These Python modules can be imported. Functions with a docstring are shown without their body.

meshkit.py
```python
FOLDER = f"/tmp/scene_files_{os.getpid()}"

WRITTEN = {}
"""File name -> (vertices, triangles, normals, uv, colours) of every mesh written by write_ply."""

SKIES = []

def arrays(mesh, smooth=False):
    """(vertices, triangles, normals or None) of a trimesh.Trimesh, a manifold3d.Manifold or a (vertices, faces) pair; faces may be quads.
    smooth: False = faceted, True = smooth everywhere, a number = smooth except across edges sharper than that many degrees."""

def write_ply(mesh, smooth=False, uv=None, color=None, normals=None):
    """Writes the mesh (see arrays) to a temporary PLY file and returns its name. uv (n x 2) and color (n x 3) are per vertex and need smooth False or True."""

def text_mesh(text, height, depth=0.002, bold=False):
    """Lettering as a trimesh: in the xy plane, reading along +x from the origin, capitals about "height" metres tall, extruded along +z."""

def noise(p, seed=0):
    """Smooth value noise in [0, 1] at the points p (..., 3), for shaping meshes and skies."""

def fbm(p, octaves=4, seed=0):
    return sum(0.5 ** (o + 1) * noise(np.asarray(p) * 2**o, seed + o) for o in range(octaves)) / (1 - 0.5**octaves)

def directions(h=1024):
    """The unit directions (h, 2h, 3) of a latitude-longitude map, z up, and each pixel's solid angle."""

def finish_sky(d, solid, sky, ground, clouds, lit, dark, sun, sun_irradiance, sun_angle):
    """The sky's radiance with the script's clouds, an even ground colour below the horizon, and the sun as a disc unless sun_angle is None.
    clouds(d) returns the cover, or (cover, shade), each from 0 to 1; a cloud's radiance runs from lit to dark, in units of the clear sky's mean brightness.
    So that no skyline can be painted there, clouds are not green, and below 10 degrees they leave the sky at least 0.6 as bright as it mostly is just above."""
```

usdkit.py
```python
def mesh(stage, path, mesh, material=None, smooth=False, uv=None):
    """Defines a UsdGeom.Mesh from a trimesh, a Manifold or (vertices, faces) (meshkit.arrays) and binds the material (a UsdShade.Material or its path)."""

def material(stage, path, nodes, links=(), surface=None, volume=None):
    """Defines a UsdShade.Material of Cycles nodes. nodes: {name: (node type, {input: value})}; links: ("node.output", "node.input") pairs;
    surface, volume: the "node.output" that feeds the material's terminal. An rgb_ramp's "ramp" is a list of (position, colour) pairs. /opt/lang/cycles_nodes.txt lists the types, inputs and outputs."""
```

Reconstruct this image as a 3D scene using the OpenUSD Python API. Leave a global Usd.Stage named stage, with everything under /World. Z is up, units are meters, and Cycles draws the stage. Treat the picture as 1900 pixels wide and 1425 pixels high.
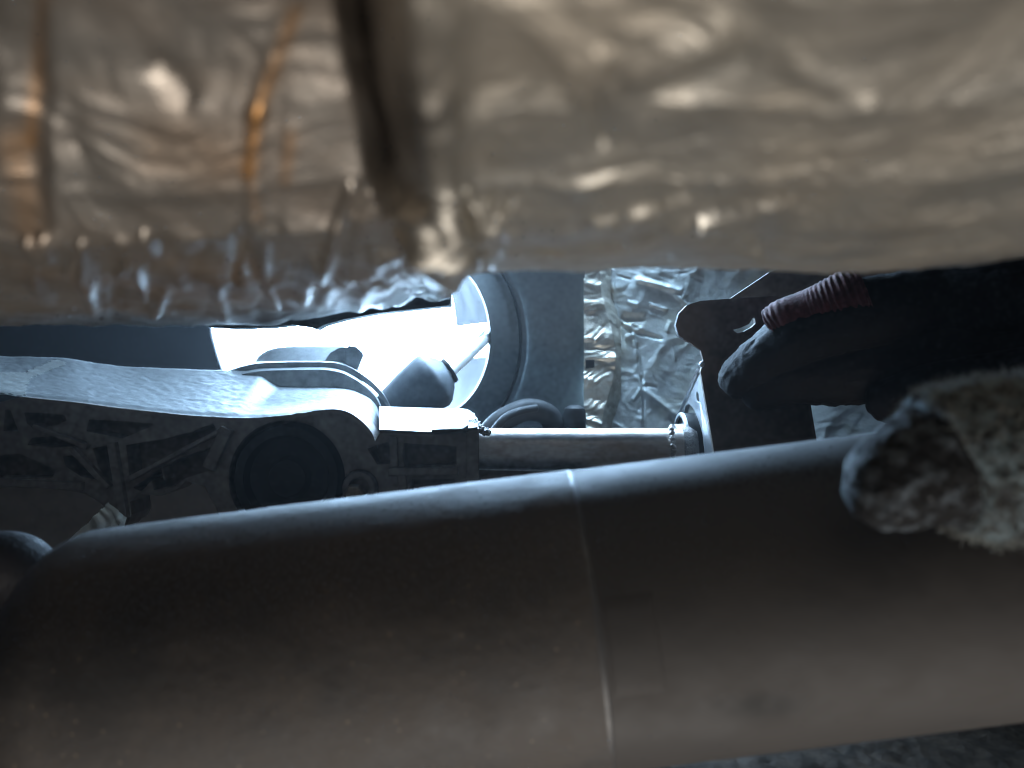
import math, random
import numpy as np, trimesh, usdkit, meshkit, manifold3d as m3
from shapely.geometry import Polygon, Point
from shapely.ops import unary_union
from pxr import Usd, UsdGeom, UsdLux, UsdShade, Gf, Sdf

stage = Usd.Stage.CreateInMemory()
UsdGeom.SetStageUpAxis(stage, 'Z'); UsdGeom.SetStageMetersPerUnit(stage, 1.0)
W = UsdGeom.Xform.Define(stage, '/World'); stage.SetDefaultPrim(W.GetPrim())
UsdGeom.Scope.Define(stage, '/World/Looks')
rng = np.random.default_rng(7)

# ---------------------------------------------------------------- camera (a phone held level, 4.4 mm lens)
FL, HA = 4.4, 5.7
cam = UsdGeom.Camera.Define(stage, '/World/camera')
cam.CreateFocalLengthAttr(FL); cam.CreateHorizontalApertureAttr(HA); cam.CreateVerticalApertureAttr(HA * .75)
cam.CreateClippingRangeAttr(Gf.Vec2f(.005, 100))
cam.CreateFStopAttr(1.5); cam.CreateFocusDistanceAttr(.44)
cam.CreateExposureAttr(0.0)
cam.AddRotateXOp().Set(90.0)
F = 1900 * FL / HA


def P(px, py, y):
    return np.array([(px - 950) / F * y, y, (712.5 - py) / F * y])


# ---------------------------------------------------------------- materials
def material(name, nodes, links, surface):
    return usdkit.material(stage, '/World/Looks/' + name, nodes, links, surface=surface)


def mat(name, c1, c2=None, rough=.5, rough2=None, metal=0., scale=60., detail=6., bump=0., bscale=400., bdist=.001, spec=.5, bev=0., fac=(.35, .65), stretch=(1, 1, 1), sheen=0., specks=None, c3=None, stained_or_shaded=None):
    c2 = c2 or c1; rough2 = rough if rough2 is None else rough2
    n = {'g': ('geometry', {}), 'map': ('mapping', {'scale': stretch}),
         'nz': ('noise_texture', {'scale': scale, 'detail': detail, 'roughness': .62}),
         'cr': ('rgb_ramp', {'ramp': [(fac[0], c1), (fac[1], c2)]}),
         'rr': ('rgb_ramp', {'ramp': [(fac[0], (rough,) * 3), (fac[1], (rough2,) * 3)]}),
         'p': ('principled_bsdf', {'metallic': metal, 'specular_ior_level': spec, 'sheen_weight': sheen})}
    l = [('g.position', 'map.vector'), ('map.vector', 'nz.vector'), ('nz.fac', 'cr.fac'), ('nz.fac', 'rr.fac'), ('rr.color', 'p.roughness')]
    col = 'cr.color'
    if c3 is not None:
        n['n3'] = ('noise_texture', {'scale': scale * .31, 'detail': 5., 'roughness': .6})
        n['r3'] = ('rgb_ramp', {'ramp': [(.5, (0, 0, 0)), (.68, (1, 1, 1))]})
        n['m3'] = ('mix_color', {'blend_type': 'mix', 'b': c3})
        l += [('map.vector', 'n3.vector'), ('n3.fac', 'r3.fac'), ('r3.color', 'm3.fac'), (col, 'm3.a')]
        col = 'm3.result'
    if specks is not None:
        sc, thr, sp = specks
        n['vo'] = ('voronoi_texture', {'scale': sc, 'randomness': 1.})
        n['vr'] = ('rgb_ramp', {'ramp': [(0, (1, 1, 1)), (thr, (0, 0, 0))]})
        n['ms'] = ('mix_color', {'blend_type': 'mix', 'b': sp})
        l += [('g.position', 'vo.vector'), ('vo.distance', 'vr.fac'), ('vr.color', 'ms.fac'), (col, 'ms.a')]
        col = 'ms.result'
    if stained_or_shaded is not None:
        n['at'] = ('attribute', {'attribute': 'stain_or_shade'}); n['sm'] = ('mix_color', {'blend_type': 'mix', 'b': stained_or_shaded})
        l += [('at.fac', 'sm.fac'), (col, 'sm.a')]; col = 'sm.result'
    l.append((col, 'p.base_color'))
    nrm = None
    if bev:
        n['bv'] = ('bevel', {'radius': bev, 'samples': 6}); nrm = 'bv.bevel'
    if bump:
        n['nb'] = ('noise_texture', {'scale': bscale, 'detail': 5., 'roughness': .6})
        n['b'] = ('bump', {'strength': bump, 'distance': bdist})
        l += [('map.vector', 'nb.vector'), ('nb.fac', 'b.height')]
        if nrm:
            l.append((nrm, 'b.normal'))
        nrm = 'b.normal'
    if nrm:
        l.append((nrm, 'p.normal'))
    return material(name, n, l, 'p.BSDF')


M = {}
M['foil'] = mat('foil_dusty', (.43, .395, .35), (.27, .24, .21), .33, .52, .88, 45, 6, .25, 260, .0015, c3=(.31, .245, .19), stained_or_shaded=(.50, .27, .11))
M['foil_near'] = mat('foil_near', (.52, .495, .445), (.35, .325, .28), .36, .55, .88, 55, 6, .3, 300, .0015, c3=(.46, .41, .34), stained_or_shaded=(.05, .042, .036))  # last colour is the crevice shade painted along the left side
M['foil_wall'] = mat('foil_wall', (.64, .67, .65), (.46, .485, .46), .5, .66, .4, 90, 7, .25, 420, .001, c3=(.56, .56, .48))
M['foil_strip'] = mat('foil_strip', (.64, .60, .50), (.46, .41, .34), .36, .55, .75, 90, 6, .4, 500, .001)
M['foil_floor'] = mat('foil_floor', (.06, .042, .03), (.02, .015, .011), .7, .85, 0, 120, 6, .5, 300, .002, spec=.1)
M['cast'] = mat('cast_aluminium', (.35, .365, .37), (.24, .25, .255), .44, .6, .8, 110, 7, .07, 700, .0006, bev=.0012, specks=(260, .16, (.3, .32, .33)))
M['cast_dirty_shaded'] = mat('cast_dirty_shaded', (.22, .195, .18), (.17, .15, .14), .5, .65, .4, 110, 7, .28, 700, .0006, bev=.001)  # darker copy of cast: shade of the front web put in with dirt
M['cast_cut'] = mat('cut_aluminium', (.80, .80, .76), (.6, .62, .6), .35, .5, .9, 160, 4, .5, 500, .0006, stretch=(.7, 1, 6))
M['steel'] = mat('bare_steel', (.60, .57, .54), (.40, .35, .32), .3, .5, .85, 90, 6, .3, 600, .0005, bev=.001, c3=(.36, .27, .22), stretch=(.45, 1, 1.4))
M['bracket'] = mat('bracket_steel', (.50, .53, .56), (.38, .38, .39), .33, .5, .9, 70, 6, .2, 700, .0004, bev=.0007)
M['bracket_shaded'] = mat('bracket_shaded', (.19, .15, .125), (.12, .09, .075), .5, .6, .3, 60, 5, .2, 600, .0004, bev=.0007)  # darker copy of the bracket steel: shadow of the front face in the colour
M['weld'] = mat('weld', (.30, .28, .27), (.12, .11, .1), .3, .5, .9, 300, 4, .6, 900, .001)
M['rubber'] = mat('black_rubber', (.012, .012, .013), (.02, .021, .022), .55, .7, 0, 120, 5, .2, 600, .0005, spec=.25)
M['boot'] = mat('grey_rubber', (.07, .08, .09), (.1, .11, .12), .5, .6, 0, 90, 5, .15, 500, .0005, specks=(300, .06, (.3, .3, .3)))
M['pipe'] = mat('pipe_paint', (.030, .0265, .0245), (.052, .044, .038), .62, .76, 0, 70, 7, .16, 240, .0012, spec=.5, specks=(230, .125, (.19, .15, .105)), c3=(.026, .024, .023))
M['pipe_smooth'] = mat('pipe_smooth', (.022, .0195, .0185), (.031, .027, .0245), .64, .76, 0, 40, 6, .10, 300, .0008, spec=.5, stained_or_shaded=(.004, .004, .004))
M['lip'] = mat('pipe_lip', (.06, .06, .062), (.04, .04, .042), .4, .5, 0, 100, 4)
M['panel'] = mat('painted_panel', (.13, .15, .155), (.15, .17, .175), .45, .55, 0, 40, 5, .1, 500, .0005, bev=.001)
M['wall'] = mat('body_black', (.009, .011, .017), (.013, .015, .021), .75, .85, 0, 20, 4, spec=.25)
M['lipgrey'] = mat('body_grey', (.10, .12, .14), (.14, .16, .18), .6, .7, 0, 30, 4)
M['glove'] = mat('glove_coating', (.007, .006, .007), (.012, .010, .011), .6, .75, 0, 150, 5, .5, 500, .001, spec=.2)
M['thumb'] = mat('glove_dirty_skylit', (.007, .007, .0075), (.075, .09, .105), .6, .75, 0, 210, 8, .9, 500, .002, fac=(.48, .68), specks=(260, .14, (.16, .17, .18)), spec=.15)  # bluish patches paint skylight on the dirty rubber
M['fuzz'] = mat('glove_fuzz', (.026, .027, .028), (.165, .22, .245), .85, .95, 0, 230, 6, .8, 420, .003, fac=(.42, .60), sheen=.1, spec=.1, c3=(.05, .045, .04))
M['red'] = mat('red_knit', (.11, .016, .018), (.07, .010, .012), .85, .95, 0, 200, 5, .6, 900, .001, sheen=.2)
M['brass'] = mat('dull_bolt', (.3, .24, .18), (.18, .14, .1), .45, .6, .7, 200, 4, .3, 600, .0005, bev=.001)
M['chrome'] = mat('polished_rod', (.8, .82, .82), (.7, .7, .7), .3, .4, .2, 60, 3)
M['fibre'] = mat('fibre', (.2, .22, .21), (.12, .12, .11), .9, .9, 0, 100, 2)
SKYC = (.45, .70, 1.0)
M['sky'] = material('sky', {'e': ('emission', {'color': SKYC, 'strength': 60.0})}, [], 'e.emission')

# ---------------------------------------------------------------- lamps
amb = UsdLux.DomeLight.Define(stage, '/World/ambient')
am = usdkit.material(stage, '/World/Looks/ambient', {'b': ('background_shader', {'color': (1.0, .93, .84), 'strength': .035})}, [], surface='b.background')
UsdShade.MaterialBindingAPI.Apply(amb.GetPrim()).Bind(am)


def rect_lamp(name, pos, target, w, h, color, inten):
    L = UsdLux.RectLight.Define(stage, '/World/' + name)
    L.CreateWidthAttr(w); L.CreateHeightAttr(h); L.CreateColorAttr(Gf.Vec3f(*color)); L.CreateIntensityAttr(inten)
    z = np.array(pos, float) - np.array(target, float); z /= np.linalg.norm(z)
    x = np.cross((0, 1, 0) if abs(z[2]) > .9 else (0, 0, 1), z); x /= np.linalg.norm(x); y = np.cross(z, x)
    L.AddTransformOp().Set(Gf.Matrix4d(*x, 0, *y, 0, *z, 0, *map(float, pos), 1))


rect_lamp('floor_lamp', (.20, -.30, -.84), (.12, .12, .03), .8, .5, (1.0, .94, .87), 8.3)


# ---------------------------------------------------------------- helpers
used = {}


def numbered(path):
    k = used.get(path, 0); used[path] = k + 1
    return path if k == 0 else f'{path}_{k:03d}'


def tag(prim, label=None, cat=None, group=None, kind=None):
    for k, v in (('label', label), ('category', cat), ('group', group), ('kind', kind)):
        if v:
            prim.SetCustomDataByKey(k, v)
    return prim


def obj(name, mesh, m, parent=None, smooth=35, label=None, cat=None, kind=None, group=None):
    path = numbered((str(parent.GetPath()) if parent else '/World') + '/' + name)
    g = usdkit.mesh(stage, path, mesh, M[m] if isinstance(m, str) else m, smooth=smooth)
    g.CreateDoubleSidedAttr(True)
    return tag(g.GetPrim(), label, cat, group, kind)


def thing(name, label, cat, loc=(0, 0, 0), group=None):
    x = UsdGeom.Xform.Define(stage, numbered('/World/' + name))
    return tag(x.GetPrim(), label, cat, group)


def spline(pts, n):
    pts = np.asarray(pts, float)
    q = np.vstack([2 * pts[0] - pts[1], pts, 2 * pts[-1] - pts[-2]])
    t = np.linspace(0, len(pts) - 1 - 1e-9, n); i = t.astype(int); f = (t - i)[:, None]
    a, b, c, d = q[i], q[i + 1], q[i + 2], q[i + 3]
    return .5 * (2 * b + (c - a) * f + (2 * a - 5 * b + 4 * c - d) * f ** 2 + (3 * b - a - 3 * c + d) * f ** 3)


def grid_mesh(V):
    r, c = V.shape[:2]
    idx = np.arange(r * c).reshape(r, c)
    q = np.stack([idx[:-1, :-1], idx[:-1, 1:], idx[1:, 1:], idx[1:, :-1]], -1).reshape(-1, 4)
    f = np.vstack([q[:, [0, 1, 2]], q[:, [0, 2, 3]]])
    return trimesh.Trimesh(V.reshape(-1, 3), f, process=False)


def grid_normals(V):
    du = np.gradient(V, axis=1); dv = np.gradient(V, axis=0)
    n = np.cross(du, dv)
    return n / np.maximum(np.linalg.norm(n, axis=2, keepdims=True), 1e-12)


def poly_px(pts, y, holes=()):
    return Polygon([((a - 950) / F * y, (712.5 - b) / F * y) for a, b in pts],
                   [[((a - 950) / F * y, (712.5 - b) / F * y) for a, b in h] for h in holes]).buffer(0)


def extr(poly, y, t):
    """polygon in (x, z) -> solid from y to y + t"""
    out = []
    for g in getattr(poly, 'geoms', [poly]):
        e = trimesh.creation.extrude_polygon(g, t, engine='earcut')
        v = e.vertices
        e.vertices = np.column_stack([v[:, 0], y + v[:, 2], v[:, 1]])
        e.faces = e.faces[:, ::-1]
        out.append(e)
    return trimesh.util.concatenate(out)


def extr_px(pts, y, t, holes=()):
    return extr(poly_px(pts, y, holes), y, t)


def frame(d):
    d = np.asarray(d, float); d = d / np.linalg.norm(d)
    a = np.array([0, 0, 1.]) if abs(d[2]) < .9 else np.array([0, 1., 0])
    u = np.cross(a, d); u /= np.linalg.norm(u)
    return d, u, np.cross(d, u)


def lathe(p0, p1, prof, n=64):
    """prof: (t along p0->p1 in 0..1 or beyond, radius)"""
    p0, p1 = np.asarray(p0, float), np.asarray(p1, float)
    d, u, w = frame(p1 - p0); L = np.linalg.norm(p1 - p0)
    a = np.linspace(0, 2 * math.pi, n + 1)
    V = np.array([[p0 + d * t * L + r * (math.cos(k) * u + math.sin(k) * w) for k in a] for t, r in prof])
    m = grid_mesh(V); m.merge_vertices(); m.fix_normals()
    return m


def tube(pts, r, n=20, m=60):
    pts = spline(pts, m); rs = np.full(m, r) if np.ndim(r) == 0 else np.interp(np.linspace(0, 1, m), np.linspace(0, 1, len(r)), r)
    T = np.gradient(pts, axis=0); a = np.linspace(0, 2 * math.pi, n + 1); V = []
    u = frame(T[0])[1]
    for p, t, rr in zip(pts, T, rs):
        t = t / np.linalg.norm(t); u = u - t * (u @ t); u /= np.linalg.norm(u); w = np.cross(t, u)
        V.append([p + rr * (math.cos(k) * u + math.sin(k) * w) for k in a])
    V = np.array(V)
    V = np.concatenate([np.repeat(pts[:1, None], n + 1, 1), V, np.repeat(pts[-1:, None], n + 1, 1)])
    g = grid_mesh(V); g.merge_vertices(); g.fix_normals()
    return g


def bar(a, b, w, d):
    """bar between two points a, b lying in an x-z plane, w wide in the picture, d deep towards +y"""
    a, b = np.asarray(a, float), np.asarray(b, float); t = b - a; t[1] = 0; t /= np.linalg.norm(t)
    s = np.array([-t[2], 0, t[0]]) * w / 2; q = np.array([0, d, 0])
    return trimesh.convex.convex_hull([a + s, a - s, b + s, b - s, a + s + q, a - s + q, b + s + q, b - s + q])


def hull(pa, ra, pb, rb, seg=24):
    s = lambda p, r: m3.Manifold.sphere(r, seg).translate(tuple(map(float, p)))
    return m3.Manifold.batch_hull([s(pa, ra), s(pb, rb)])


def crumple(p, seed, layers):
    """folds: triangle waves along random directions, warped"""
    r = np.random.default_rng(seed); h = np.zeros(p.shape[:-1])
    wp = np.stack([meshkit.fbm(p * 40 + 7.3 * k, 3, seed + k) - .5 for k in range(3)], -1)
    for wl, amp, aniso in layers:
        d = r.normal(size=3) * np.array(aniso); d /= np.linalg.norm(d)
        ph = (p + wp * .03) @ d / wl + r.random()
        tri = np.abs(ph - np.floor(ph) - .5) * 2
        mask = meshkit.noise(p / (wl * 2.2) + r.random(3) * 50, seed)
        h += amp * tri * np.clip(mask * 2.2 - .6, 0, 1.3)
    return h


def stain_or_shade(prim, values):
    UsdGeom.PrimvarsAPI(prim).CreatePrimvar('stain_or_shade', Sdf.ValueTypeNames.FloatArray, 'vertex').Set([float(x) for x in values])


def segdist(px, py, a, b):
    a, b = np.array(a, float), np.array(b, float); d = b - a
    t = np.clip(((px - a[0]) * d[0] + (py - a[1]) * d[1]) / (d @ d), 0, 1)
    return np.hypot(px - a[0] - t * d[0], py - a[1] - t * d[1])


# ---------------------------------------------------------------- sky beyond the opening
a = np.linspace(-1.5, 1.5, 41); el = np.linspace(-.25, math.pi / 2, 21)
obj('sky', grid_mesh(np.array([[(2.0 * math.cos(e_) * math.sin(t), .6 + 2.0 * math.cos(e_) * math.cos(t), 2.0 * math.sin(e_)) for t in a] for e_ in el])), 'sky', kind='structure')

# ---------------------------------------------------------------- black body shell with the opening
YB = .80
op = [(388, 600), (392, 625), (402, 660), (412, 690), (430, 760), (470, 830), (900, 860), (1085, 800), (1085, 430), (800, 420), (388, 430)]
out_ = [(-950, 405), (2850, 405), (2850, 2400), (-950, 2400)]
b = thing('body_shell', 'dark navy body shell far behind at the left, beside the glaring opening', 'body shell')
obj('shell_wall', extr_px(out_, YB, .006, [op]), 'wall', b, smooth=False)
roof_block = Polygon([(-1.05, -.9), (1.05, -.9), (1.05, .90), (-1.05, .90)], [[(-.12, .53), (.14, .53), (.14, .80), (-.12, .80)]])  # unseen roof added to block sky; hole shaped to admit light
e = trimesh.creation.extrude_polygon(roof_block, .006, engine='earcut'); e.vertices[:, 2] += .17
for sx in (-1, 1):
    obj('side_light_block', trimesh.creation.box((.006, 1.7, 1.1), trimesh.transformations.translation_matrix((1.04 * sx, -.05, -.385))), 'wall', b, smooth=False)  # unseen side walls added to shut out sky from the sides
obj('roof_light_block', e, 'wall', b, smooth=False)
obj('lower_light_block', trimesh.creation.box((2.0, .03, .22), trimesh.transformations.translation_matrix((0, .56, -.176))), 'wall', b, smooth=False)  # made-up beam added to keep skylight off the undertray
obj('right_light_block', trimesh.creation.box((.8, .006, .22), trimesh.transformations.translation_matrix((.545, .40, -.14))), 'wall', b, smooth=False)  # plate added behind the pipe to shadow the undertray
obj('upper_light_block', trimesh.creation.box((2.0, .03, .10), trimesh.transformations.translation_matrix((0, .375, .125))), 'wall', b, smooth=False)  # unseen block added behind the foil to stop its bounce light
obj('opening_lip', extr_px([(380, 480), (380, 606), (430, 609), (500, 607), (543, 602), (572, 606), (586, 611), (600, 603), (640, 592), (700, 581), (770, 573), (836, 566), (836, 480)], .41, .01), 'lipgrey', b, smooth=False)

# ---------------------------------------------------------------- left foil heat shield
N_U, N_V = 420, 330
u = np.linspace(0, 1, N_U)[None, :]; v = np.linspace(0, 1, N_V)[:, None]
Lq = np.interp(-260 + v * 800, [-260, 0, 100, 200, 300, 380, 450, 520, 545], [662, 690, 705, 730, 745, 778, 800, 825, 838])
PX = -350 + u * (Lq + 350)
botL = np.interp(PX, [-350, 0, 250, 400, 500, 600, 700, 780, 840, 980], [604, 598, 599, 596, 590, 580, 560, 548, 542, 530])
PY = -260 + v * (botL + 260)
YL = np.interp(PY - (botL - 600), [-300, 0, 200, 350, 440, 500, 550, 580, 600], [.074, .099, .115, .129, .141, .168, .212, .252, .296]) + np.clip(PX - Lq + 75, 0, 400) * 2.2e-4
V = np.stack([(PX - 950) / F * YL, YL, (712.5 - PY) / F * YL], -1)
back = []
e = V[-1]
for k in range(1, 30):
    t = k / 29 * math.pi / 2
    back.append(e + np.array([0, .022 * math.sin(t), .022 * (1 - math.cos(t))]))
for k in range(1, 12):
    back.append(back[28] + np.array([0, .002 * k, .010 * k]))
V = np.concatenate([V, np.array(back)]); PXe = np.concatenate([PX, np.repeat(PX[-1:], 40, 0)]); PYe = np.concatenate([PY, PY[-1:] + np.arange(1, 41)[:, None] * 4])
n = grid_normals(V); n *= np.sign((n * (V * [1, 1, 1])).sum(-1, keepdims=True)) * -1
h = crumple(V, 3, [(.045, .0020, (1, .2, .2)), (.03, .0016, (1, .2, .2)), (.022, .0011, (1, .2, .3)), (.014, .0008, (1, .2, .3)), (.010, .0007, (1, 1, 1)), (.007, .0005, (1, .5, 1)), (.005, .0004, (1, 1, 1)), (.0035, .00025, (1, 1, 1))])
fold = lambda a, b, w, amp: amp * np.exp(-(segdist(PXe, PYe, a, b) / w) ** 2)
h += fold((105, -100), (110, 430), 20, .0013) + fold((20, -100), (10, 300), 24, .001) - fold((60, 0), (70, 350), 24, .0009)
h += fold((560, -80), (475, 200), 18, .0013) + fold((475, 200), (470, 400), 16, .0012) - fold((515, 150), (510, 420), 18, .0009)
h += fold((650, 340), (592, 490), 10, .0028) - fold((672, 350), (620, 500), 12, .0018)
h += fold((640, 500), (745, 440), 14, .0018) + fold((155, 440), (150, 520), 9, .002) - fold((300, 120), (345, 170), 25, .002)
for k in range(60):
    x0 = rng.uniform(-60, 830); y0 = rng.uniform(425, 540)
    h += fold((x0, y0), (x0 + rng.uniform(-25, 25), y0 + rng.uniform(20, 60)), rng.uniform(6, 16), rng.uniform(-.0020, .0026))
V = V + n * (h * np.interp(PYe, [0, 380, 470, 600], [.38, .45, .85, .7]))[..., None]
fs = obj('foil_heat_shield', grid_mesh(V), 'foil', smooth=True, label='blurred dirty brown-streaked crumpled foil heat shield filling the upper left, above the white opening', cat='heat shield')

st_ = fold((548, 10), (478, 200), 13, .8) + fold((478, 200), (462, 310), 13, .9) + fold((462, 310), (480, 400), 10, .35) + fold((85, -60), (60, 260), 14, .5) + fold((30, 260), (60, 400), 36, .45) + fold((300, 260), (420, 300), 55, .28) + fold((540, 240), (530, 330), 12, .4)  # orange streaks along folds paint a warm reflection; other blotches are stains
st_ = st_ * (.4 + 1.2 * meshkit.fbm(V * 140, 4, 77))
stain_or_shade(fs, np.clip(st_, 0, 1).ravel())

# ---------------------------------------------------------------- right foil heat shield (nearer)
vv = np.linspace(0, 1, N_V)
pyv = -260 + vv * 800
Lp = np.interp(pyv, [-260, 0, 100, 200, 300, 380, 450, 520, 545], [622, 640, 655, 680, 705, 742, 770, 806, 830])[:, None]
uu = (np.linspace(0, 1, 480) ** 1.25)[None, :]
PX = Lp + uu * (2250 - Lp)
botR = np.interp(PX, [600, 800, 830, 850, 880, 960, 1080, 1200, 1400, 1550, 1700, 1900, 2250], [560, 550, 536, 514, 498, 494, 498, 490, 494, 502, 496, 474, 430])
PY = -260 + v * (botR + 260)
YR = np.interp(PY - (botR - 500), [-300, 0, 200, 340, 420, 470, 490, 500], [.060, .080, .098, .116, .136, .160, .180, .198])
side = np.clip(1 - (PX - Lp) / np.interp(PY, [-200, 0, 330, 460, 545], [150, 140, 110, 50, 30]), 0, 1)
YR = YR + .060 * side ** 2.0 * np.interp(PY, [0, 400, 545], [1, .8, .5])
V = np.stack([(PX - 950) / F * YR, YR, (712.5 - PY) / F * YR], -1)
e = V[-1]; back = []
for k in range(1, 26):
    t = k / 25 * math.pi / 2
    back.append(e + np.array([0, .02 * math.sin(t), .02 * (1 - math.cos(t))]))
for k in range(1, 12):
    back.append(back[24] + np.array([0, .002 * k, .010 * k]))
V = np.concatenate([V, np.array(back)])
PXe = np.concatenate([PX, np.repeat(PX[-1:], 36, 0)]); PYe = np.concatenate([PY, PY[-1:] + np.arange(1, 37)[:, None] * 4])
lf = V[:, :1]; left = np.concatenate([lf + np.array([-.0004 * k, .004 * k, .003 * k]) for k in range(14, 0, -1)], 1)
V = np.concatenate([left, V], 1); PXe = np.concatenate([PXe[:, :1] - np.arange(14, 0, -1) * 4, PXe], 1); PYe = np.concatenate([np.repeat(PYe[:, :1], 14, 1), PYe], 1)
n = grid_normals(V); n *= np.sign((n * V).sum(-1, keepdims=True)) * -1
h = crumple(V, 11, [(.03, .0016, (.3, 1, 1)), (.02, .0010, (.4, 1, .4)), (.013, .0008, (1, 1, 1)), (.009, .0007, (.4, 1, 1)), (.006, .0005, (1, 1, 1)), (.004, .00035, (.3, 1, .5)), (.0028, .0002, (1, 1, 1))]) * np.interp(PXe, [700, 900, 1500, 1900], [1., 1.1, .9, .55])
h += fold((1165, 388), (1310, 362), 8, .0014) + fold((1170, 442), (1300, 400), 9, .0016) + fold((1300, 400), (1465, 368), 9, .0016) + fold((1250, 472), (1405, 462), 7, .0012)
h += fold((1180, 130), (1330, 55), 34, .0024) - fold((1200, 185), (1380, 110), 26, .0016) + fold((1080, 170), (1110, 90), 24, .0018)
h += fold((1480, 120), (1600, 180), 30, .001) - fold((1100, 170), (1120, 260), 12, .0016)
for k in range(70):
    x0 = rng.uniform(770, 960); y0 = rng.uniform(340, 480); th = rng.uniform(0, 6.28); ln = rng.uniform(10, 45)
    h += fold((x0, y0), (x0 + ln * math.cos(th), y0 + ln * math.sin(th)), rng.uniform(5, 10), rng.uniform(-.0007, .0011))
for k in range(60):
    x0 = rng.uniform(900, 1900); y0 = rng.uniform(180, 490); ln = rng.uniform(30, 130)
    h += fold((x0, y0), (x0 + ln, y0 - ln * .22), rng.uniform(6, 12), rng.uniform(-.0005, .0007))
h *= 1 + 1.6 * np.exp(-((PXe - 830) / 90) ** 2 - ((PYe - 410) / 60) ** 2)
V = V + n * (h * np.interp(PYe, [0, 250, 400, 540], [.45, .5, .8, .8]))[..., None]
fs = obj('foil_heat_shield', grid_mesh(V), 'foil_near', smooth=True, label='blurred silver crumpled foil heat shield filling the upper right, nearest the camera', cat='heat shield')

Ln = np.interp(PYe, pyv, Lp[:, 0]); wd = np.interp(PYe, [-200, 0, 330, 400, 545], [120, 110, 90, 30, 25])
st_ = np.clip(1.25 - (PXe - Ln) / wd, 0, 1) * np.clip(.55 + 1.0 * meshkit.fbm(V * 130, 4, 71), 0, 1.2) * np.clip((370 - PYe) / 90, .12, 1)  # crevice shade painted dark along the left side face
st_ += .75 * np.clip(1 - np.hypot((PXe - 790) / 75, (PYe - 190) / 190), 0, 1) * meshkit.fbm(V * 90, 3, 15) * 1.6  # dim patch beside the crevice, its shade painted in too
stain_or_shade(fs, np.clip(st_, 0, 1).ravel())

# ---------------------------------------------------------------- foil lining behind
def foil_sheet(x0, x1, y0, y1, depth, nx, ny, seed, layers, extra=None):
    px = np.linspace(x0, x1, nx)[None, :] + 0 * np.linspace(0, 1, ny)[:, None]; py = np.linspace(y0, y1, ny)[:, None] + 0 * px
    d = depth(px, py)
    V = np.stack([(px - 950) / F * d, d, (712.5 - py) / F * d], -1)
    h = crumple(V, seed, layers)
    if extra is not None:
        h = h * .42 + extra(px, py) * .75
    V[..., 1] -= h
    return V


wl = thing('foil_lining', 'wrinkled silver foil lining between the dark flanged panel and the steel bracket', 'foil lining')
lay = [(.06, .0035, (1, .1, 1)), (.035, .0024, (1, .1, .6)), (.025, .0018, (1, .1, 1)), (.017, .0012, (.6, .1, 1)), (.011, .0008, (1, .1, 1)), (.008, .0006, (1, .1, 1)), (.006, .0004, (1, .1, 1)), (.004, .00025, (1, .1, 1))]
f2 = lambda px, py, a, b, w, amp: amp * np.exp(-(segdist(px, py, a, b) / w) ** 2)


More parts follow.
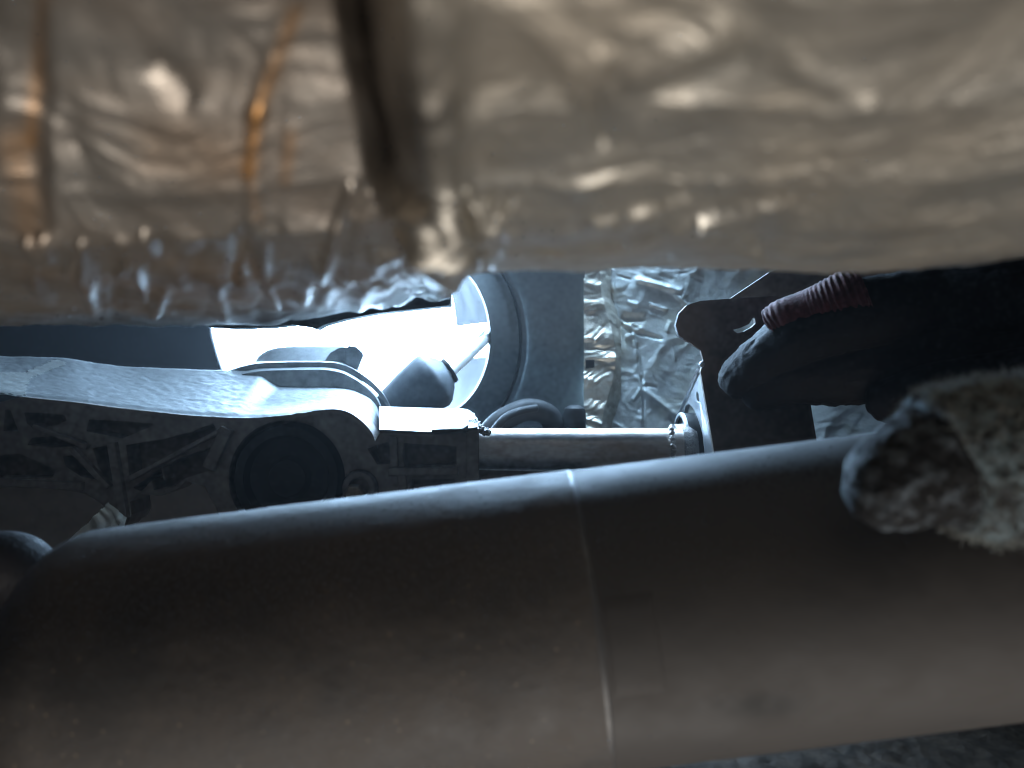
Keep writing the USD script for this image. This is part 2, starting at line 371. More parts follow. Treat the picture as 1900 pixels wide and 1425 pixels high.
def ex(px, py):
    h = f2(px, py, (1190, 700), (1196, 800), 2.2, -.003) + f2(px, py, (1183, 640), (1190, 700), 2.5, -.002) + f2(px, py, (1140, 595), (1170, 615), 3, -.003)
    h += f2(px, py, (1170, 615), (1225, 628), 3, -.003) + f2(px, py, (1160, 590), (1190, 592), 8, -.004) + f2(px, py, (1170, 605), (1182, 660), 3, .002)
    h += f2(px, py, (1195, 725), (1255, 770), 5, .003) + f2(px, py, (1185, 520), (1260, 540), 5, .003) + f2(px, py, (1135, 500), (1140, 600), 4, .003) + f2(px, py, (1240, 535), (1290, 580), 6, .002)
    r = np.random.default_rng(5)
    for k in range(46):
        x, y, t, l = r.uniform(1130, 1300), r.uniform(500, 800), r.uniform(0, 6.28), r.uniform(8, 40)
        h += f2(px, py, (x, y), (x + l * math.cos(t), y + l * math.sin(t)), r.uniform(2, 5), r.uniform(-.0016, .0018))
    return h


V = foil_sheet(1086, 2300, 300, 900, lambda px, py: .66 + 0 * px - np.clip(px - 1300, 0, 1000) * 3e-5 - (py - 500) * 1.1e-4, 620, 330, 21, lay, ex)
obj('foil_sheet', grid_mesh(V), 'foil_wall', wl, smooth=True)
V = foil_sheet(1083, 1152, 490, 830, lambda px, py: .645 - (py - 500) * 1.1e-4 + np.clip(px - 1128 - 14 * np.sin(py / 47.), 0, 60) * 7e-4, 50, 240, 33, [(.02, .002, (.3, .1, 1)), (.012, .0015, (.3, .1, 1)), (.008, .001, (.3, .1, 1)), (.005, .0006, (1, .1, 1))])
obj('foil_strip', grid_mesh(V), 'foil_strip', wl, smooth=True, label='yellowish foil strip overlapping the lining at its left edge')
obj('tack', extr_px([(1087, 668), (1103, 668), (1103, 682), (1087, 684)], .612, .004), 'rubber', wl)

# ---------------------------------------------------------------- dark panel with a flanged hole
pn = thing('bulkhead', 'dark blue-grey panel with a flanged round hole, right of the glaring opening', 'panel')
ys = np.linspace(-1.75, 1.85, 97)


def ell(cx, cy, a, b, y, sx=0):
    return np.array([P(cx + a * math.cos(t), cy + b * math.sin(t), y) for t in ys])


rings = [ell(799, 625, 108, 147, .632), ell(799, 625, 111, 150, .628), ell(800, 625, 114, 153, .629), ell(812, 627, 124, 166, .634), ell(828, 630, 131, 180, .638), ell(834, 631, 132, 183, .641), ell(836, 631, 134, 186, .640), ell(840, 631, 138, 190, .640)]
keep = slice(0, 97)
obj('flange', grid_mesh(np.array(rings)), 'panel', pn, smooth=50)
obj('groove', grid_mesh(np.array([ell(831, 630.5, 132.5, 182, .6375), ell(833, 631, 133.5, 183.5, .6365), ell(835, 631, 134, 185, .6385)])), 'rubber', pn)
# flat field around the hole, out to the straight right edge
hole = [(840 + 136 * math.cos(t), 631 + 188 * math.sin(t)) for t in np.linspace(0, 2 * math.pi, 97)[:-1]]
field = poly_px([(840, 420), (1085, 420), (1087, 900), (840, 900)], .642).difference(poly_px(hole, .642))
obj('panel_field', extr(field, .642, .004), 'panel', pn, smooth=False)
# throat of the hole: inner wall going back, with a slot
def throat(t0, t1):
    R = []
    for k in range(9):
        s = k / 8
        R.append([P(799 - 0 * s + (110 - 62 * s) * math.cos(t) , 625 + 6 * s + (149 - 8 * s) * math.sin(t), .631 + .09 * s) for t in np.linspace(t0, t1, 40)])
    return grid_mesh(np.array(R))


obj('throat', throat(-1.6, -.18), 'wall', pn, smooth=True)
obj('throat', throat(.25, 1.6), 'wall', pn, smooth=True)

# ---------------------------------------------------------------- black hose and cap in front of the panel
hs = thing('black_hose', 'black hose bending low in front of the dark flanged panel', 'hose')
obj('hose', tube([P(880, 850, .58), P(915, 795, .585), P(950, 770, .59), P(985, 760, .595), P(1020, 774, .60), P(1036, 820, .60)], .0085, 24, 70), 'rubber', hs, smooth=True)
obj('cable', tube([P(905, 815, .56), P(935, 778, .562), P(962, 764, .57), P(995, 757, .58)], .003, 12, 50), 'rubber', hs, smooth=True)
cp = lathe(P(1066, 830, .60), P(1066, 752, .60), [(0, .009), (.8, .0088), (.93, .0075), (1, .004), (1.01, 0)], 32)
obj('end_cap', cp, 'rubber', hs, smooth=40, label='small rounded rubber cap')

# ---------------------------------------------------------------- rubber boot with rod
bt = thing('rubber_boot', 'grey conical rubber boot with a shiny rod, in front of the glaring opening', 'boot')
c0, c1 = P(700, 772, .575), P(836, 686, .585)
S = .58 / F
obj('boot_body', lathe(c0, c1, [(0, 26 * S), (.2, 36 * S), (.45, 47 * S), (.68, 54 * S), (.76, 55 * S), (.82, 51 * S), (.92, 34 * S), (.955, 25 * S), (.97, 22 * S)], 64), 'boot', bt, smooth=40)
obj('boot_lip', lathe(c0, c1, [(.955, 20 * S), (.958, 25 * S), (.985, 26 * S), (1.01, 24 * S), (1.015, 14 * S)], 48), 'rubber', bt, smooth=40)
obj('rod', lathe(c1, P(930, 600, .66), [(-.1, 13 * S), (1, 14 * S)], 32), 'chrome', bt, smooth=40)

# ---------------------------------------------------------------- flanged cover behind the casting
cv = thing('flanged_cover', 'pale grey cover with two stacked flanges behind the cast housing, against the glare', 'cover')


def flange(curve, t, y0, y1, dpx):
    c = spline(curve, 80)
    A = np.array([P(x, y, y0) for x, y in c]); B = np.array([P(x, y + t, y0) for x, y in c])
    C = np.array([P(x, y - dpx, y1) for x, y in c]); D = np.array([P(x, y + t, y1) for x, y in c])
    g = grid_mesh(np.array([A, B, D, C, A])); return g


obj('flange', flange([(425, 688), (450, 680), (480, 674), (520, 672), (600, 672), (630, 675), (660, 687), (695, 713), (718, 742), (735, 780)], 13, .545, .59, 3), 'cast', cv, smooth=30)
obj('flange', flange([(450, 694), (480, 689), (520, 687), (580, 686), (610, 687), (640, 694), (675, 715), (700, 742), (715, 780)], 36, .535, .545, 5), 'cast', cv, smooth=30)
ct = spline([(470, 676), (480, 660), (500, 648), (530, 643), (580, 642), (640, 642)], 50)
obj('cover_body', grid_mesh(np.array([[P(x, y, .60) for x, y in ct], [P(x, y + 5, .59) for x, y in ct], [P(x * .96 + 22, 676, .575) for x, y in ct]])), 'cast', cv, smooth=60)
obj('tab', trimesh.util.concatenate([extr_px([(640, 648), (648, 641), (660, 643), (672, 654), (674, 660), (662, 690), (650, 684), (641, 672)], .562, .02), extr_px([(600, 674), (612, 655), (630, 645), (648, 644), (650, 684), (610, 676)], .578, .02)]), 'cast', cv, smooth=30)

# ---------------------------------------------------------------- cast aluminium housing
ca = thing('cast_housing', 'ribbed cast aluminium housing across the left with a wide smooth top', 'housing')
pairs = np.array([[-160, 652, -160, 722], [0, 661, 0, 731], [60, 662, 70, 738], [125, 665, 140, 745], [175, 673, 200, 753], [230, 680, 280, 762], [300, 683, 350, 769], [380, 686, 420, 773], [450, 688, 470, 774], [505, 690, 520, 770],
                  [570, 692, 565, 764], [620, 693, 600, 759], [655, 698, 625, 758], [683, 712, 650, 765], [700, 735, 673, 782], [708, 760, 690, 802], [712, 800, 700, 830]], float)
C = spline(pairs, 320)
rows = []
vs = np.concatenate([[-.10, -.06, -.03], np.linspace(0, 1, 60)])
for s in vs:
    ss = max(s, 0)
    x = C[:, 0] * (1 - ss) + C[:, 2] * ss
    y = C[:, 1] * (1 - ss) + C[:, 3] * ss
    xs = 497 - 62 * ss                                   # shoulder of the raised plateau
    k = np.clip((x - xs + 14) / 46, 0, 1); k = k * k * (3 - 2 * k)
    y = y + 21 * k * (1 - ss) ** .8 * np.clip((735 - x) / 60, 0, 1)
    y = y + 3 * np.exp(-((ss - .97) / .03) ** 2)         # rounded front lip
    dep = .545 - .105 * ss
    if s < 0:
        y = y + (-s) * 400; dep = .545 - .02 * s
    rows.append([P(a_, b_, dep) for a_, b_ in zip(x, y)])
top = np.array(rows)
nn = meshkit.fbm(top * 300, 3, 5) - .5
top[..., 2] += nn * .0007
obj('top_face', grid_mesh(top), 'cast', ca, smooth=True)
YF = .4385
fr = [(C[i, 2], C[i, 3] + 1.5) for i in range(30, 312, 4)]
outl = fr + [(707, 800), (800, 802), (882, 792), (886, 930), (700, 965), (420, 985), (400, 940), (380, 902), (345, 893), (330, 908), (300, 920), (256, 917), (241, 931), (244, 955), (234, 977), (214, 966), (190, 936), (160, 916), (110, 906), (60, 903), (-40, 906), (-60, 760)]
pk = [[(9, 760), (19, 761), (34, 800), (6, 800)], [(44, 765), (118, 770), (123, 780), (105, 789), (62, 796), (50, 786)], [(165, 778), (290, 787), (226, 813), (160, 800)], [(-20, 848), (36, 842), (104, 872), (97, 885), (-20, 888)],
      [(116, 846), (140, 845), (164, 868), (178, 890), (150, 884), (122, 866)], [(172, 832), (204, 826), (217, 890), (200, 893), (184, 868)], [(234, 826), (300, 816), (362, 800), (396, 786), (402, 800), (330, 843), (240, 884)], [(60, 812), (120, 808), (160, 818), (165, 826), (110, 830), (50, 826)],
      [(246, 905), (300, 872), (262, 912)], [(682, 832), (723, 820), (723, 860), (700, 862)], [(750, 822), (846, 829), (846, 862), (752, 868), (747, 842)], [(762, 890), (842, 888), (842, 940), (760, 945)], [(280, 880), (330, 852), (390, 830), (395, 870), (345, 886), (325, 902), (285, 910)]]
holes = [poly_px(p, YF) for p in pk] + [Point(*P(532, 888, YF)[[0, 2]]).buffer(108 * YF / F, 48), Point(*P(668, 905, YF)[[0, 2]]).buffer(34 * YF / F, 32)]
face = poly_px(outl, YF).difference(unary_union([h_.buffer(-.0006).buffer(.0006) for h_ in holes]))
obj('front_web', extr(face, YF, .016), 'cast_dirty_shaded', ca, smooth=25)
obj('back_web', extr(poly_px(outl, YF).buffer(-.001), YF + .0165, .010), 'cast_dirty_shaded', ca, smooth=25)
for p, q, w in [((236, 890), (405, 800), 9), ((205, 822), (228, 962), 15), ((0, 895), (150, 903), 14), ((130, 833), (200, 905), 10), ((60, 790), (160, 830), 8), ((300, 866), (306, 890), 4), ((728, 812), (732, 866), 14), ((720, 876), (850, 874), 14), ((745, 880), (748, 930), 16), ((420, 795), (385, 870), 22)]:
    obj('rib', bar(P(*p, YF - .004), P(*q, YF - .004), w * YF / F, .012), 'cast_dirty_shaded', ca, smooth=False)
cb = P(532, 888, YF)
obj('bushing', lathe(cb + [0, .03, 0], cb - [0, .001, 0], [(0, .0), (.1, .026), (.15, .0305), (.9, .0300), (1.0, .0285), (1.0, .024), (.8, .022), (.75, .012), (.95, .010), (.95, 0)], 64), 'rubber', ca, smooth=30, label='black rubber bushing set in the front web')
ob = P(668, 905, YF)
obj('bolt_boss', lathe(ob + [0, .012, 0], ob - [0, .004, 0], [(0, .0095), (.9, .0095), (1, .0088), (1, .006), (.6, .005), (.6, 0)], 40), 'cast_dirty_shaded', ca, smooth=30)
b2 = P(662, 914, YF)
obj('bolt', lathe(b2 - [0, .0, 0], b2 - [0, .009, 0], [(0, .0058), (.8, .0058), (1, .0048), (1, 0)], 6), 'brass', ca, smooth=20)
obj('rear_light_block', extr_px([(-200, 745), (300, 775), (600, 775), (880, 790), (880, 1200), (-200, 1200)], .535, .004), 'rubber', ca, smooth=False)  # dark plate added to stop light reaching the casting from behind
# scraped bright patch at the left end of the top
cx_ = (top[..., 0] * F / top[..., 1]) + 950; cy_ = 712.5 - top[..., 2] * F / top[..., 1]
from shapely import contains_xy
pp = Polygon([(-40, 690), (45, 690), (98, 667), (128, 672), (120, 680), (62, 702), (52, 712), (50, 737), (20, 733), (-40, 728)])
mk = contains_xy(pp, cx_ + (meshkit.noise(top * 700, 2) - .5) * 10, cy_ + (meshkit.noise(top * 900, 3) - .5) * 5)
g = grid_mesh(top + np.array([0, -.0001, .0003])); g.update_faces(mk.reshape(-1)[g.faces].all(1)); g.remove_unreferenced_vertices()
obj('scraped_patch', g, 'cast_cut', ca, smooth=True, label='freshly scraped bright patch at the left end of the top')
# square-cut end lug
A = [P(704, 754, .52), P(800, 757, .52), P(852, 758, .52), P(872, 762, .515), P(886, 776, .50)]
B = [P(704, 797, .4365), P(800, 801, .4365), P(852, 798, .4365), P(872, 794, .4365), P(886, 792, .4365)]
lug = np.array([spline(A, 40) + [0, .002, -.03], spline(A, 40), .5 * (spline(A, 40) + spline(B, 40)) + [0, 0, .0006], spline(B, 40), spline(B, 40) + [0, .001, -.0015]])
obj('end_lug', grid_mesh(lug), 'cast', ca, smooth=40)
obj('end_face', trimesh.convex.convex_hull([P(870, 766, .515), P(870, 940, .515), P(889, 796, .4375), P(889, 940, .4375), P(880, 766, .515), P(880, 940, .515), P(865, 796, .4385), P(865, 940, .4385)]), 'cast_dirty_shaded', ca, smooth=20)
obj('lug_pad', trimesh.convex.convex_hull([P(801, 798, .431), P(858, 796, .431), P(870, 788, .434), P(806, 776, .455), P(852, 774, .455), P(866, 780, .452), P(801, 806, .434), P(866, 803, .434), P(806, 790, .46), P(860, 790, .46)]), 'cast', ca, smooth=20)

# ---------------------------------------------------------------- steel tube with welds
st = thing('steel_tube', 'bare steel tube joining the cast housing to the triangular bracket', 'tube')
T0, T1 = P(872, 832, .47), P(1262, 832, .47)
hz, hy = .0118, .012
sec = []
for sx, sz, a0 in ((1, 1, 0), (-1, 1, 90), (-1, -1, 180), (1, -1, 270)):
    for k in range(7):
        t = math.radians(a0 + 90 * k / 6); r = .0085
        sec.append((sx * (hy - r) + r * math.cos(t), sz * (hz - r) + r * math.sin(t)))
sec.append(sec[0]); sec = np.array(sec)
xs = np.linspace(T0[0], T1[0], 90)
V = np.array([[(x, T0[1] + p, T0[2] + q) for p, q in sec] for x in xs])
V[..., 1:] += (meshkit.fbm(V * 120, 3, 4) - .5)[..., None] * .0006
obj('tube_wall', grid_mesh(V), 'steel', st, smooth=50)
obj('seam_strip', bar(P(892, 800, .4665) , P(1246, 803, .4665), .0016, .01), 'bracket', st, smooth=False)
obj('lower_flange', trimesh.convex.convex_hull([P(888, 869, .452), P(1075, 874, .452), P(888, 872, .452), P(1075, 877, .452), P(888, 862, .49), P(1150, 867, .49), P(888, 866, .49), P(1150, 871, .49)]), 'bracket', st, smooth=False)
obj('lower_web', extr_px([(886, 872), (1120, 876), (1120, 930), (886, 930)], .462, .01), 'bracket_shaded', st, smooth=False)


def blob(pts, rad, seed, n):
    r = np.random.default_rng(seed); out = []
    c = spline(pts, 40)
    for k in range(n):
        s = trimesh.creation.icosphere(2, rad * r.uniform(.5, 1.15))
        s.vertices += (meshkit.fbm(s.vertices * 900 + k, 2, seed) - .5)[:, None] * s.vertices * 1.2
        s.vertices += c[r.integers(0, 40)] + r.normal(0, rad * .5, 3); out.append(s)
    return trimesh.util.concatenate(out)


obj('weld', blob([P(874, 783, .462), P(884, 788, .458), P(893, 797, .456), P(905, 803, .456)], .0014, 3, 120), 'weld', st, smooth=True)
obj('weld', blob([P(878, 800, .456), P(880, 830, .4565), P(881, 862, .457), P(885, 890, .458)], .0013, 8, 110), 'weld', st, smooth=True)
obj('weld', blob([P(1246, 792, .46), P(1248, 804, .457), P(1250, 825, .456), P(1250, 850, .457)], .0009, 5, 160), 'steel', st, smooth=True)

# ---------------------------------------------------------------- triangular steel bracket with bushing
br = thing('steel_bracket', 'triangular steel bracket with a rounded tab, held by gloved fingers', 'bracket')
ptsyz = [(P(1300, 684, .4385)[1], P(1300, 684, .4385)[2]), (.44, P(1325, 838, .44)[2]), (.44, -.085), (.535, -.085), (.535, P(1250, 790, .535)[2])]
side_p = Polygon(ptsyz).difference(Point(.484, -.039).buffer(.0265, 40)).difference(Point(.457, -.0075).buffer(.0032, 20))
e = trimesh.creation.extrude_polygon(side_p, .0025, engine='earcut')
vv_ = e.vertices; zt = vv_[:, 1]
e.vertices = np.column_stack([.1123 + vv_[:, 2] - np.clip((zt + .040) / .05, 0, 1) * .0075, vv_[:, 0], vv_[:, 1]])
obj('side_plate', e, 'bracket', br, smooth=False)
e0 = np.array([.1042, ptsyz[0][0], ptsyz[0][1]])
obj('edge_flange', trimesh.convex.convex_hull([e0 + [0, -.001, 0], e0 + [.001, .003, 0], e0 + [-.0015, .001, 0], [.1105, .535, ptsyz[4][1]], [.1095, .538, ptsyz[4][1]], [.1115, .538, ptsyz[4][1] + .001]]), 'bracket', br, smooth=False)
cc = np.array([0, .484, -.039])
obj('bushing_sleeve', lathe(cc + [.125, 0, 0], cc + [.1035, 0, 0], [(0, .0212), (.95, .0212), (.97, .0212)], 64), 'rubber', br, smooth=30)
obj('bushing_ring', lathe(cc + [.1045, 0, 0], cc + [.1025, 0, 0], [(0, .0215), (.5, .0216), (.9, .0213), (1, .0205), (1, .0192), (.2, .0190)], 64), 'bracket', br, smooth=30)
obj('bushing_rubber', lathe(cc + [.107, 0, 0], cc + [.1035, 0, 0], [(1, .0192), (.6, .0185), (.4, .0165), (.6, .0145), (1, .0135), (1, .0125)], 64), 'rubber', br, smooth=30)
ce = np.array([0, T0[1] + .004, T0[2]])
obj('end_collar', lathe(ce + [T1[0] - .003, 0, -.001], ce + [T1[0] + .009, 0, -.001], [(0, .0128), (.02, .0152), (.6, .0156), (1, .0140), (1, .0)], 48), 'weld', br, smooth=30)
YP = .4345
tab = [(1259, 624), (1253, 604), (1259, 582), (1275, 566), (1300, 558), (1340, 555), (1400, 551), (1480, 547), (1640, 545), (1640, 700), (1500, 735), (1504, 750), (1509, 780), (1515, 815), (1516, 900), (1326, 900), (1325, 838), (1300, 690), (1305, 668), (1300, 650), (1280, 636)]
cres = [(1360, 612), (1375, 608), (1390, 601), (1397, 589), (1401, 590), (1402, 600), (1394, 608), (1380, 615), (1368, 618)]
tp = poly_px(tab, YP); tp = tp.buffer(-.002).buffer(.002).difference(poly_px(cres, YP))
obj('front_plate', extr(tp, YP, .0032), 'bracket_shaded', br, smooth=25)
obj('rear_plate', extr_px([(1352, 556), (1428, 505), (1470, 490), (1700, 490), (1700, 560)], .452, .003), 'bracket_shaded', br, smooth=False)
obj('tab_rim', extr(poly_px(tab, YP).buffer(-.002).buffer(.002).difference(poly_px(tab, YP).buffer(-.0035).buffer(.0032)).intersection(poly_px([(1240, 500), (1290, 500), (1268, 575), (1268, 640), (1240, 640)], YP)), YP - .0004, .0036), 'bracket', br, smooth=False)
rv = P(1302, 676, .432)
obj('rivet', trimesh.creation.icosphere(2, .0016).apply_translation(rv), 'bracket', br, smooth=True)

# ---------------------------------------------------------------- big black pipe in the foreground
bp = thing('black_pipe', 'big scuffed black pipe crossing the whole foreground on a slant', 'pipe')
DY, DZ = .2459, -.0717
ax = np.array([1, 0, .125]); ax /= np.linalg.norm(ax)
pc = P(1090, 712.5, DY); pc[2] = DZ
xL, xR = -.150, .26
R1, R2 = .0450, .04475


def pipe_mesh(s0, s1, r, dome=False, seed=0, n=260):
    d, u_, w_ = frame(ax); a_ = np.linspace(0, 2 * math.pi, n + 1)
    ss = list(np.linspace(s0, s1, 180)); rr = [r] * 180
    if dome:
        t = np.linspace(0, math.pi / 2, 30)
        ss = [s0 - .030 * math.cos(k) for k in t[:-1]] + ss
        rr = [r * (1 - (1 - math.sin(k)) ** 1.0) if k > 0 else 0 for k in t[:-1]] + rr
    V = np.array([[pc + d * s + q * (math.cos(k) * u_ + math.sin(k) * w_) for k in a_] for s, q in zip(ss, rr)])
    nz = (meshkit.fbm(V * 55, 4, seed) - .5) * .0004 + (meshkit.fbm(V * 420, 2, seed + 9) - .5) * (.00016 if dome else .00006)
    c = pc + d * np.array(ss)[:, None]
    dirv = V - c[:, None]; L = np.linalg.norm(dirv, axis=2, keepdims=True)
    V = V + dirv / np.maximum(L, 1e-6) * (nz[..., None] * np.clip(L / r, 0, 1)); V[:, -1] = V[:, 0]
    g = grid_mesh(V); g.merge_vertices(); g.fix_normals(); return g


obj('coated_sleeve', pipe_mesh(-.148, .0, R1, True, 2), 'pipe', bp, smooth=True, label='pitted left half of the pipe')
pm = pipe_mesh(-.004, .30, R2, False, 6)
pt = obj('plain_tube', pm, 'pipe_smooth', bp, smooth=True, label='smoother right half of the pipe')
obj('seam_lip', lathe(pc - ax * .0012, pc + ax * .0006, [(0, R1 - .0001), (.1, R1 + .00005), (.7, R1 + .0001), (1, R1 - .0002), (1.05, R2 - .001)], 160), 'lip', bp, smooth=30)

# an oily dark stain on the tube
d_, u_, w_ = frame(ax)
f_ = np.array([0, -1., 0]); up_ = np.cross(f_, d_); up_ *= np.sign(up_[2])
q_ = pm.vertices - pc; sx_ = q_ @ d_; an_ = np.arctan2(q_ @ up_, q_ @ f_)
blot = np.exp(-(((sx_ - .040) / .011) ** 2 + ((an_ + .40) / .10) ** 2)) + .5 * np.exp(-(((sx_ - .030) / .008) ** 2 + ((an_ + .33) / .06) ** 2))
stain_or_shade(pt, np.clip(blot * (.4 + 1.1 * meshkit.fbm(pm.vertices * 300, 3, 21)), 0, 1))
# pressed pad on the tube beside the seam
d_, u_, w_ = frame(ax)
def on_pipe(s, ang, r):
    """ang 0 = towards the camera, positive = up"""
    f_ = np.array([0, -1., 0]); up = np.cross(f_, d_); up *= np.sign(up[2])
    return pc + d_ * s + r * (math.cos(ang) * f_ + math.sin(ang) * up)


pad = np.array([[on_pipe(s, t, R2 + .00028 * (0 < i < 13 and 0 < j < 17)) for j, s in enumerate(np.linspace(.0015, .015, 18))] for i, t in enumerate(np.linspace(-.20, .38, 14))])
obj('pressed_pad', grid_mesh(pad), 'pipe_smooth', bp, smooth=True)

# ---------------------------------------------------------------- gloved hand
hd = thing('person', 'person\'s hand in a dirty black work glove gripping the steel bracket from the right', 'person')
K = lambda px, py, y: P(px, py, y)
hand = m3.Manifold()
def chain(pts):
    global hand
    for (p, r), (q, s) in zip(pts[:-1], pts[1:]):
        hand = hand + hull(p, r, q, s)


chain([(K(1374, 700, .408), .0112), (K(1404, 676, .398), .0120), (K(1478, 628, .386), .0152), (K(1580, 588, .375), .0172), (K(1750, 560, .365), .0180), (K(1950, 560, .34), .020), (K(2150, 640, .30), .026)])       # index finger
chain([(K(1412, 722, .405), .0112), (K(1470, 697, .395), .0145), (K(1560, 690, .385), .0165), (K(1720, 680, .37), .0165), (K(1950, 680, .34), .020), (K(2150, 700, .30), .026)])       # middle finger
chain([(K(1650, 742, .365), .0105), (K(1740, 725, .35), .013), (K(1950, 720, .32), .018), (K(2150, 760, .29), .022)])                                                                  # ring finger
chain([(K(1470, 660, .40), .012), (K(1560, 640, .39), .017), (K(1800, 620, .365), .020)])
chain([(K(2150, 640, .30), .026), (K(2300, 760, .27), .030), (K(2380, 860, .22), .028)])                                                                                               # palm, outside the frame
tb = [(K(1640, 908, .186), .0090), (K(1668, 891, .187), .0124), (K(1730, 863, .188), .0148), (K(1830, 845, .190), .0172), (K(2000, 850, .195), .017), (K(2380, 860, .22), .024)]
chain(tb)
hm = hand.refine_to_length(.0022).to_mesh()
hm = trimesh.Trimesh(hm.vert_properties[:, :3], hm.tri_verts, process=True)
trimesh.smoothing.filter_taubin(hm, iterations=14)
nv = hm.vertex_normals
hm.vertices = hm.vertices + nv * ((meshkit.fbm(hm.vertices * 260, 4, 3) - .5) * .0022 + (meshkit.fbm(hm.vertices * 900, 2, 8) - .5) * .0010)[:, None]
tax = np.array([1., 0, .12]) / math.hypot(1, .12); tb0 = K(1640, 908, .186)
sd = (hm.vertices - tb0) @ tax; nearv = hm.vertices[:, 1] < .22
wob = (meshkit.fbm(hm.vertices * 200, 2, 31) - .5) * .004
for t0, w0, a0 in ((.0015, .0011, .0009), (.0050, .0012, .0011), (.0085, .0013, .0010), (.0125, .0015, .0008)):
    hm.vertices = hm.vertices - hm.vertex_normals * (nearv * a0 * np.exp(-((sd + wob - t0) / w0) ** 2))[:, None]
sel = hm.triangles_center[:, 1] < .25
sel &= hm.triangles_center[:, 0] < P(2100, 0, .19)[0]
v_, f_ = hm.vertices, hm.faces
def sub(f__):
    t_ = trimesh.Trimesh(v_, f__, process=False); t_.remove_unreferenced_vertices(); return t_


obj('glove', sub(f_[~sel]), 'glove', hd, smooth=True)
obj('thumb', sub(f_[sel]), 'thumb', hd, smooth=True, label='scuffed rubber-coated thumb tip lying over the pipe')

# woolly cuff around the thumb
ca0, ca1 = K(1738, 862, .187), K(2080, 838, .193)
d3, u3, w3 = frame(ca1 - ca0); Lc = np.linalg.norm(ca1 - ca0)
ang = np.linspace(0, 2 * math.pi, 181)
ts = np.concatenate([[.0], np.linspace(.0, .3, 50), np.linspace(.31, 1, 90)])
rs = np.where(ts < .3, .0146 + .0048 * np.sqrt(np.clip(1 - (1 - ts / .3) ** 2, 0, 1)), .0194 + (ts - .3) * .003)
rs[0] = .0135
V = np.array([[ca0 + d3 * (t * Lc - .004 * math.sin(k)) + r * (math.cos(k) * u3 + math.sin(k) * w3) for k in ang] for t, r in zip(ts, rs)])
c = ca0 + d3 * (ts * Lc)[:, None]
dv = V - c[:, None]; dv /= np.linalg.norm(dv, axis=2, keepdims=True)
V += dv * ((meshkit.fbm(V * 330, 3, 5) - .5) * .0022 + (meshkit.fbm(V * 900, 2, 6) - .5) * .0016)[..., None]; V[:, -1] = V[:, 0]
cuff = grid_mesh(V); cuff.merge_vertices(); cuff.fix_normals()
cf = obj('woolly_cuff', cuff, 'fuzz', hd, smooth=True, label='fuzzy grey knitted cuff around the thumb')
r = np.random.default_rng(12)
cuff_n = cuff.vertex_normals
pick = r.choice(len(cuff.vertices), 6000)
pts = []
for i in pick:
    p = cuff.vertices[i]; nr = cuff_n[i]; s1 = nr + r.normal(0, .7, 3); s2 = nr * .6 + r.normal(0, 1.0, 3)
    pts += [p - nr * .0004, p + s1 * .0006, p + s1 * .0007 + s2 * .0006]
bc = UsdGeom.BasisCurves.Define(stage, str(cf.GetPath()) + '/fibres')
bc.CreateTypeAttr('linear'); bc.CreateCurveVertexCountsAttr([3] * 6000)
bc.CreatePointsAttr([Gf.Vec3f(*map(float, p)) for p in pts]); bc.CreateWidthsAttr([.00012]); bc.SetWidthsInterpolation('constant')
UsdShade.MaterialBindingAPI.Apply(bc.GetPrim()).Bind(M['fibre']); tag(bc.GetPrim(), kind='stuff')

# red knitted back of the glove on the index finger
rp = spline([K(1440, 612, .390), K(1460, 596, .386), K(1510, 580, .38), K(1570, 556, .372), K(1600, 545, .37)], 150)
T = np.gradient(rp, axis=0); V = []
for i, (p, t) in enumerate(zip(rp, T)):
    d4, u4, w4 = frame(t); s = i / 149
    rr = np.interp(s, [0, .12, .4, .6, 1], [.007, .0112, .0116, .0125, .0150]) + (.0002 + .0002 * math.sin(s * 9 + 1)) * math.sin(s * 150 + 2.5 * math.sin(s * 11))
    V.append([p + rr * (math.cos(k) * u4 + math.sin(k) * w4) for k in np.linspace(0, 2 * math.pi, 61)])
V = np.array(V); V += ((meshkit.fbm(V * 500, 2, 9) - .5) * .0008)[..., None]; V[:, -1] = V[:, 0]
g = grid_mesh(V); g.merge_vertices(); g.fix_normals()
obj('red_knit', g, 'red', hd, smooth=True, label='red ribbed knit back of the glove')

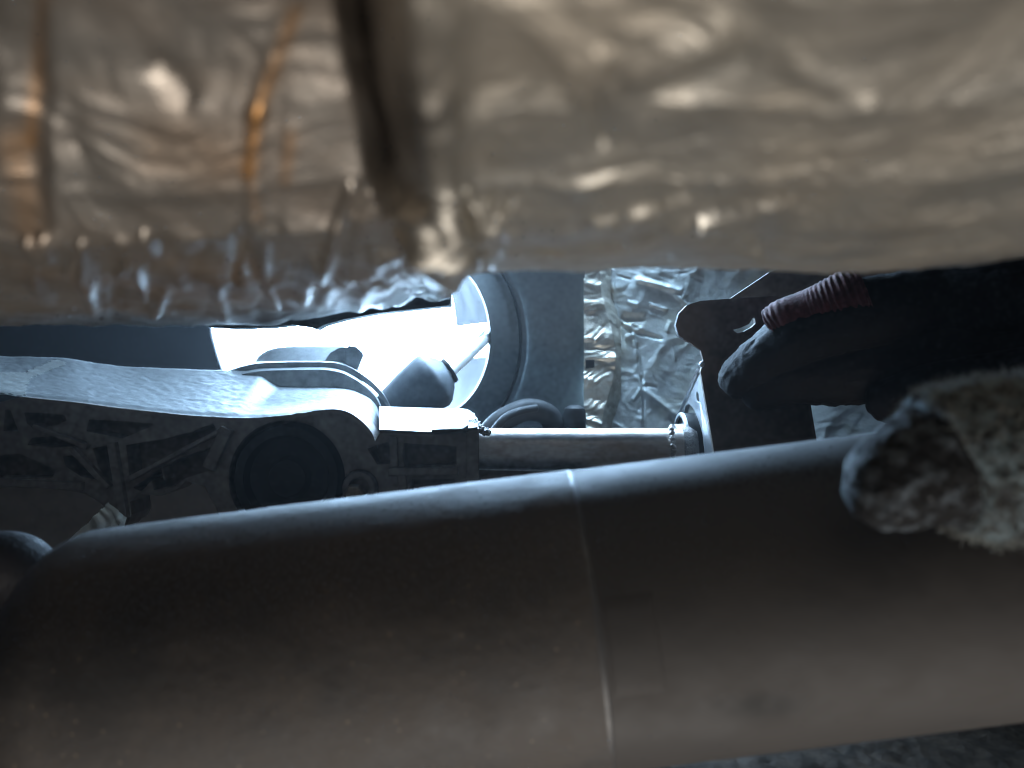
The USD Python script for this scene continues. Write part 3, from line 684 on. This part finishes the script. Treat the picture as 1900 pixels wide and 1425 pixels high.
# ---------------------------------------------------------------- small things at the left
hl = tube([P(-160, 1150, .285), P(-60, 1080, .287), P(0, 1050, .29), P(40, 1062, .293), P(66, 1120, .295), P(60, 1250, .295)], .0125, 40, 80)
obj('rubber_hose', hl, 'glove', smooth=True, label='short dark rubber hose bend at the left edge beside the pipe end', cat='hose')
V = foil_sheet(120, 262, 918, 1010, lambda px, py: .415 + 0 * px, 60, 50, 44, [(.012, .004, (1, .1, 1)), (.008, .003, (1, .1, .6)), (.005, .002, (1, .1, 1)), (.003, .001, (1, .1, 1))])
pxg = np.linspace(120, 262, 60)[None, :]; pyg = np.linspace(918, 1010, 50)[:, None]
inside = (pyg > 1010 - (pxg - 120) * .95) & (pyg > 925 + np.clip(pxg - 200, 0, 100) * .9) & (pxg < 240) 
g = grid_mesh(V); fm = inside.reshape(-1)[g.faces].all(1); g.update_faces(fm); g.remove_unreferenced_vertices()
obj('foil_scrap', g, 'foil_wall', smooth=True, label='scrap of crumpled silver foil hanging under the cast housing by the pipe end', cat='foil scrap')

# ---------------------------------------------------------------- dirty floor below
px = np.linspace(-900, 2700, 420)[None, :]; py = np.linspace(1180, 1600, 120)[:, None]
dd = np.interp(py, [1180, 1330, 1450, 1600], [.44, .335, .285, .245]) + 0 * px
V = np.stack([(px - 950) / F * dd, dd, (712.5 - py) / F * dd], -1)
V[..., 2] += crumple(V, 61, [(.03, .004, (1, 1, .1)), (.018, .0025, (1, 1, .1)), (.01, .0016, (1, 1, .1)), (.006, .001, (1, 1, .1)), (.004, .0006, (1, 1, .1))])
obj('undertray', grid_mesh(V), 'foil_floor', smooth=True, label='dirty mottled metal undertray showing below the pipe at the lower right', cat='undertray')

# ---------------------------------------------------------------- haze added to stand for lens bloom round the gap
hm_ = usdkit.material(stage, '/World/Looks/haze', {'v': ('principled_volume', {'color': (.9, .95, 1.0), 'density': .020, 'anisotropy': .5})}, [], volume='v.volume')
obj('haze', trimesh.creation.box((2.0, 1.72, 2.4), trimesh.transformations.translation_matrix((0, -.075, -1.04))), hm_, smooth=False, kind='stuff')
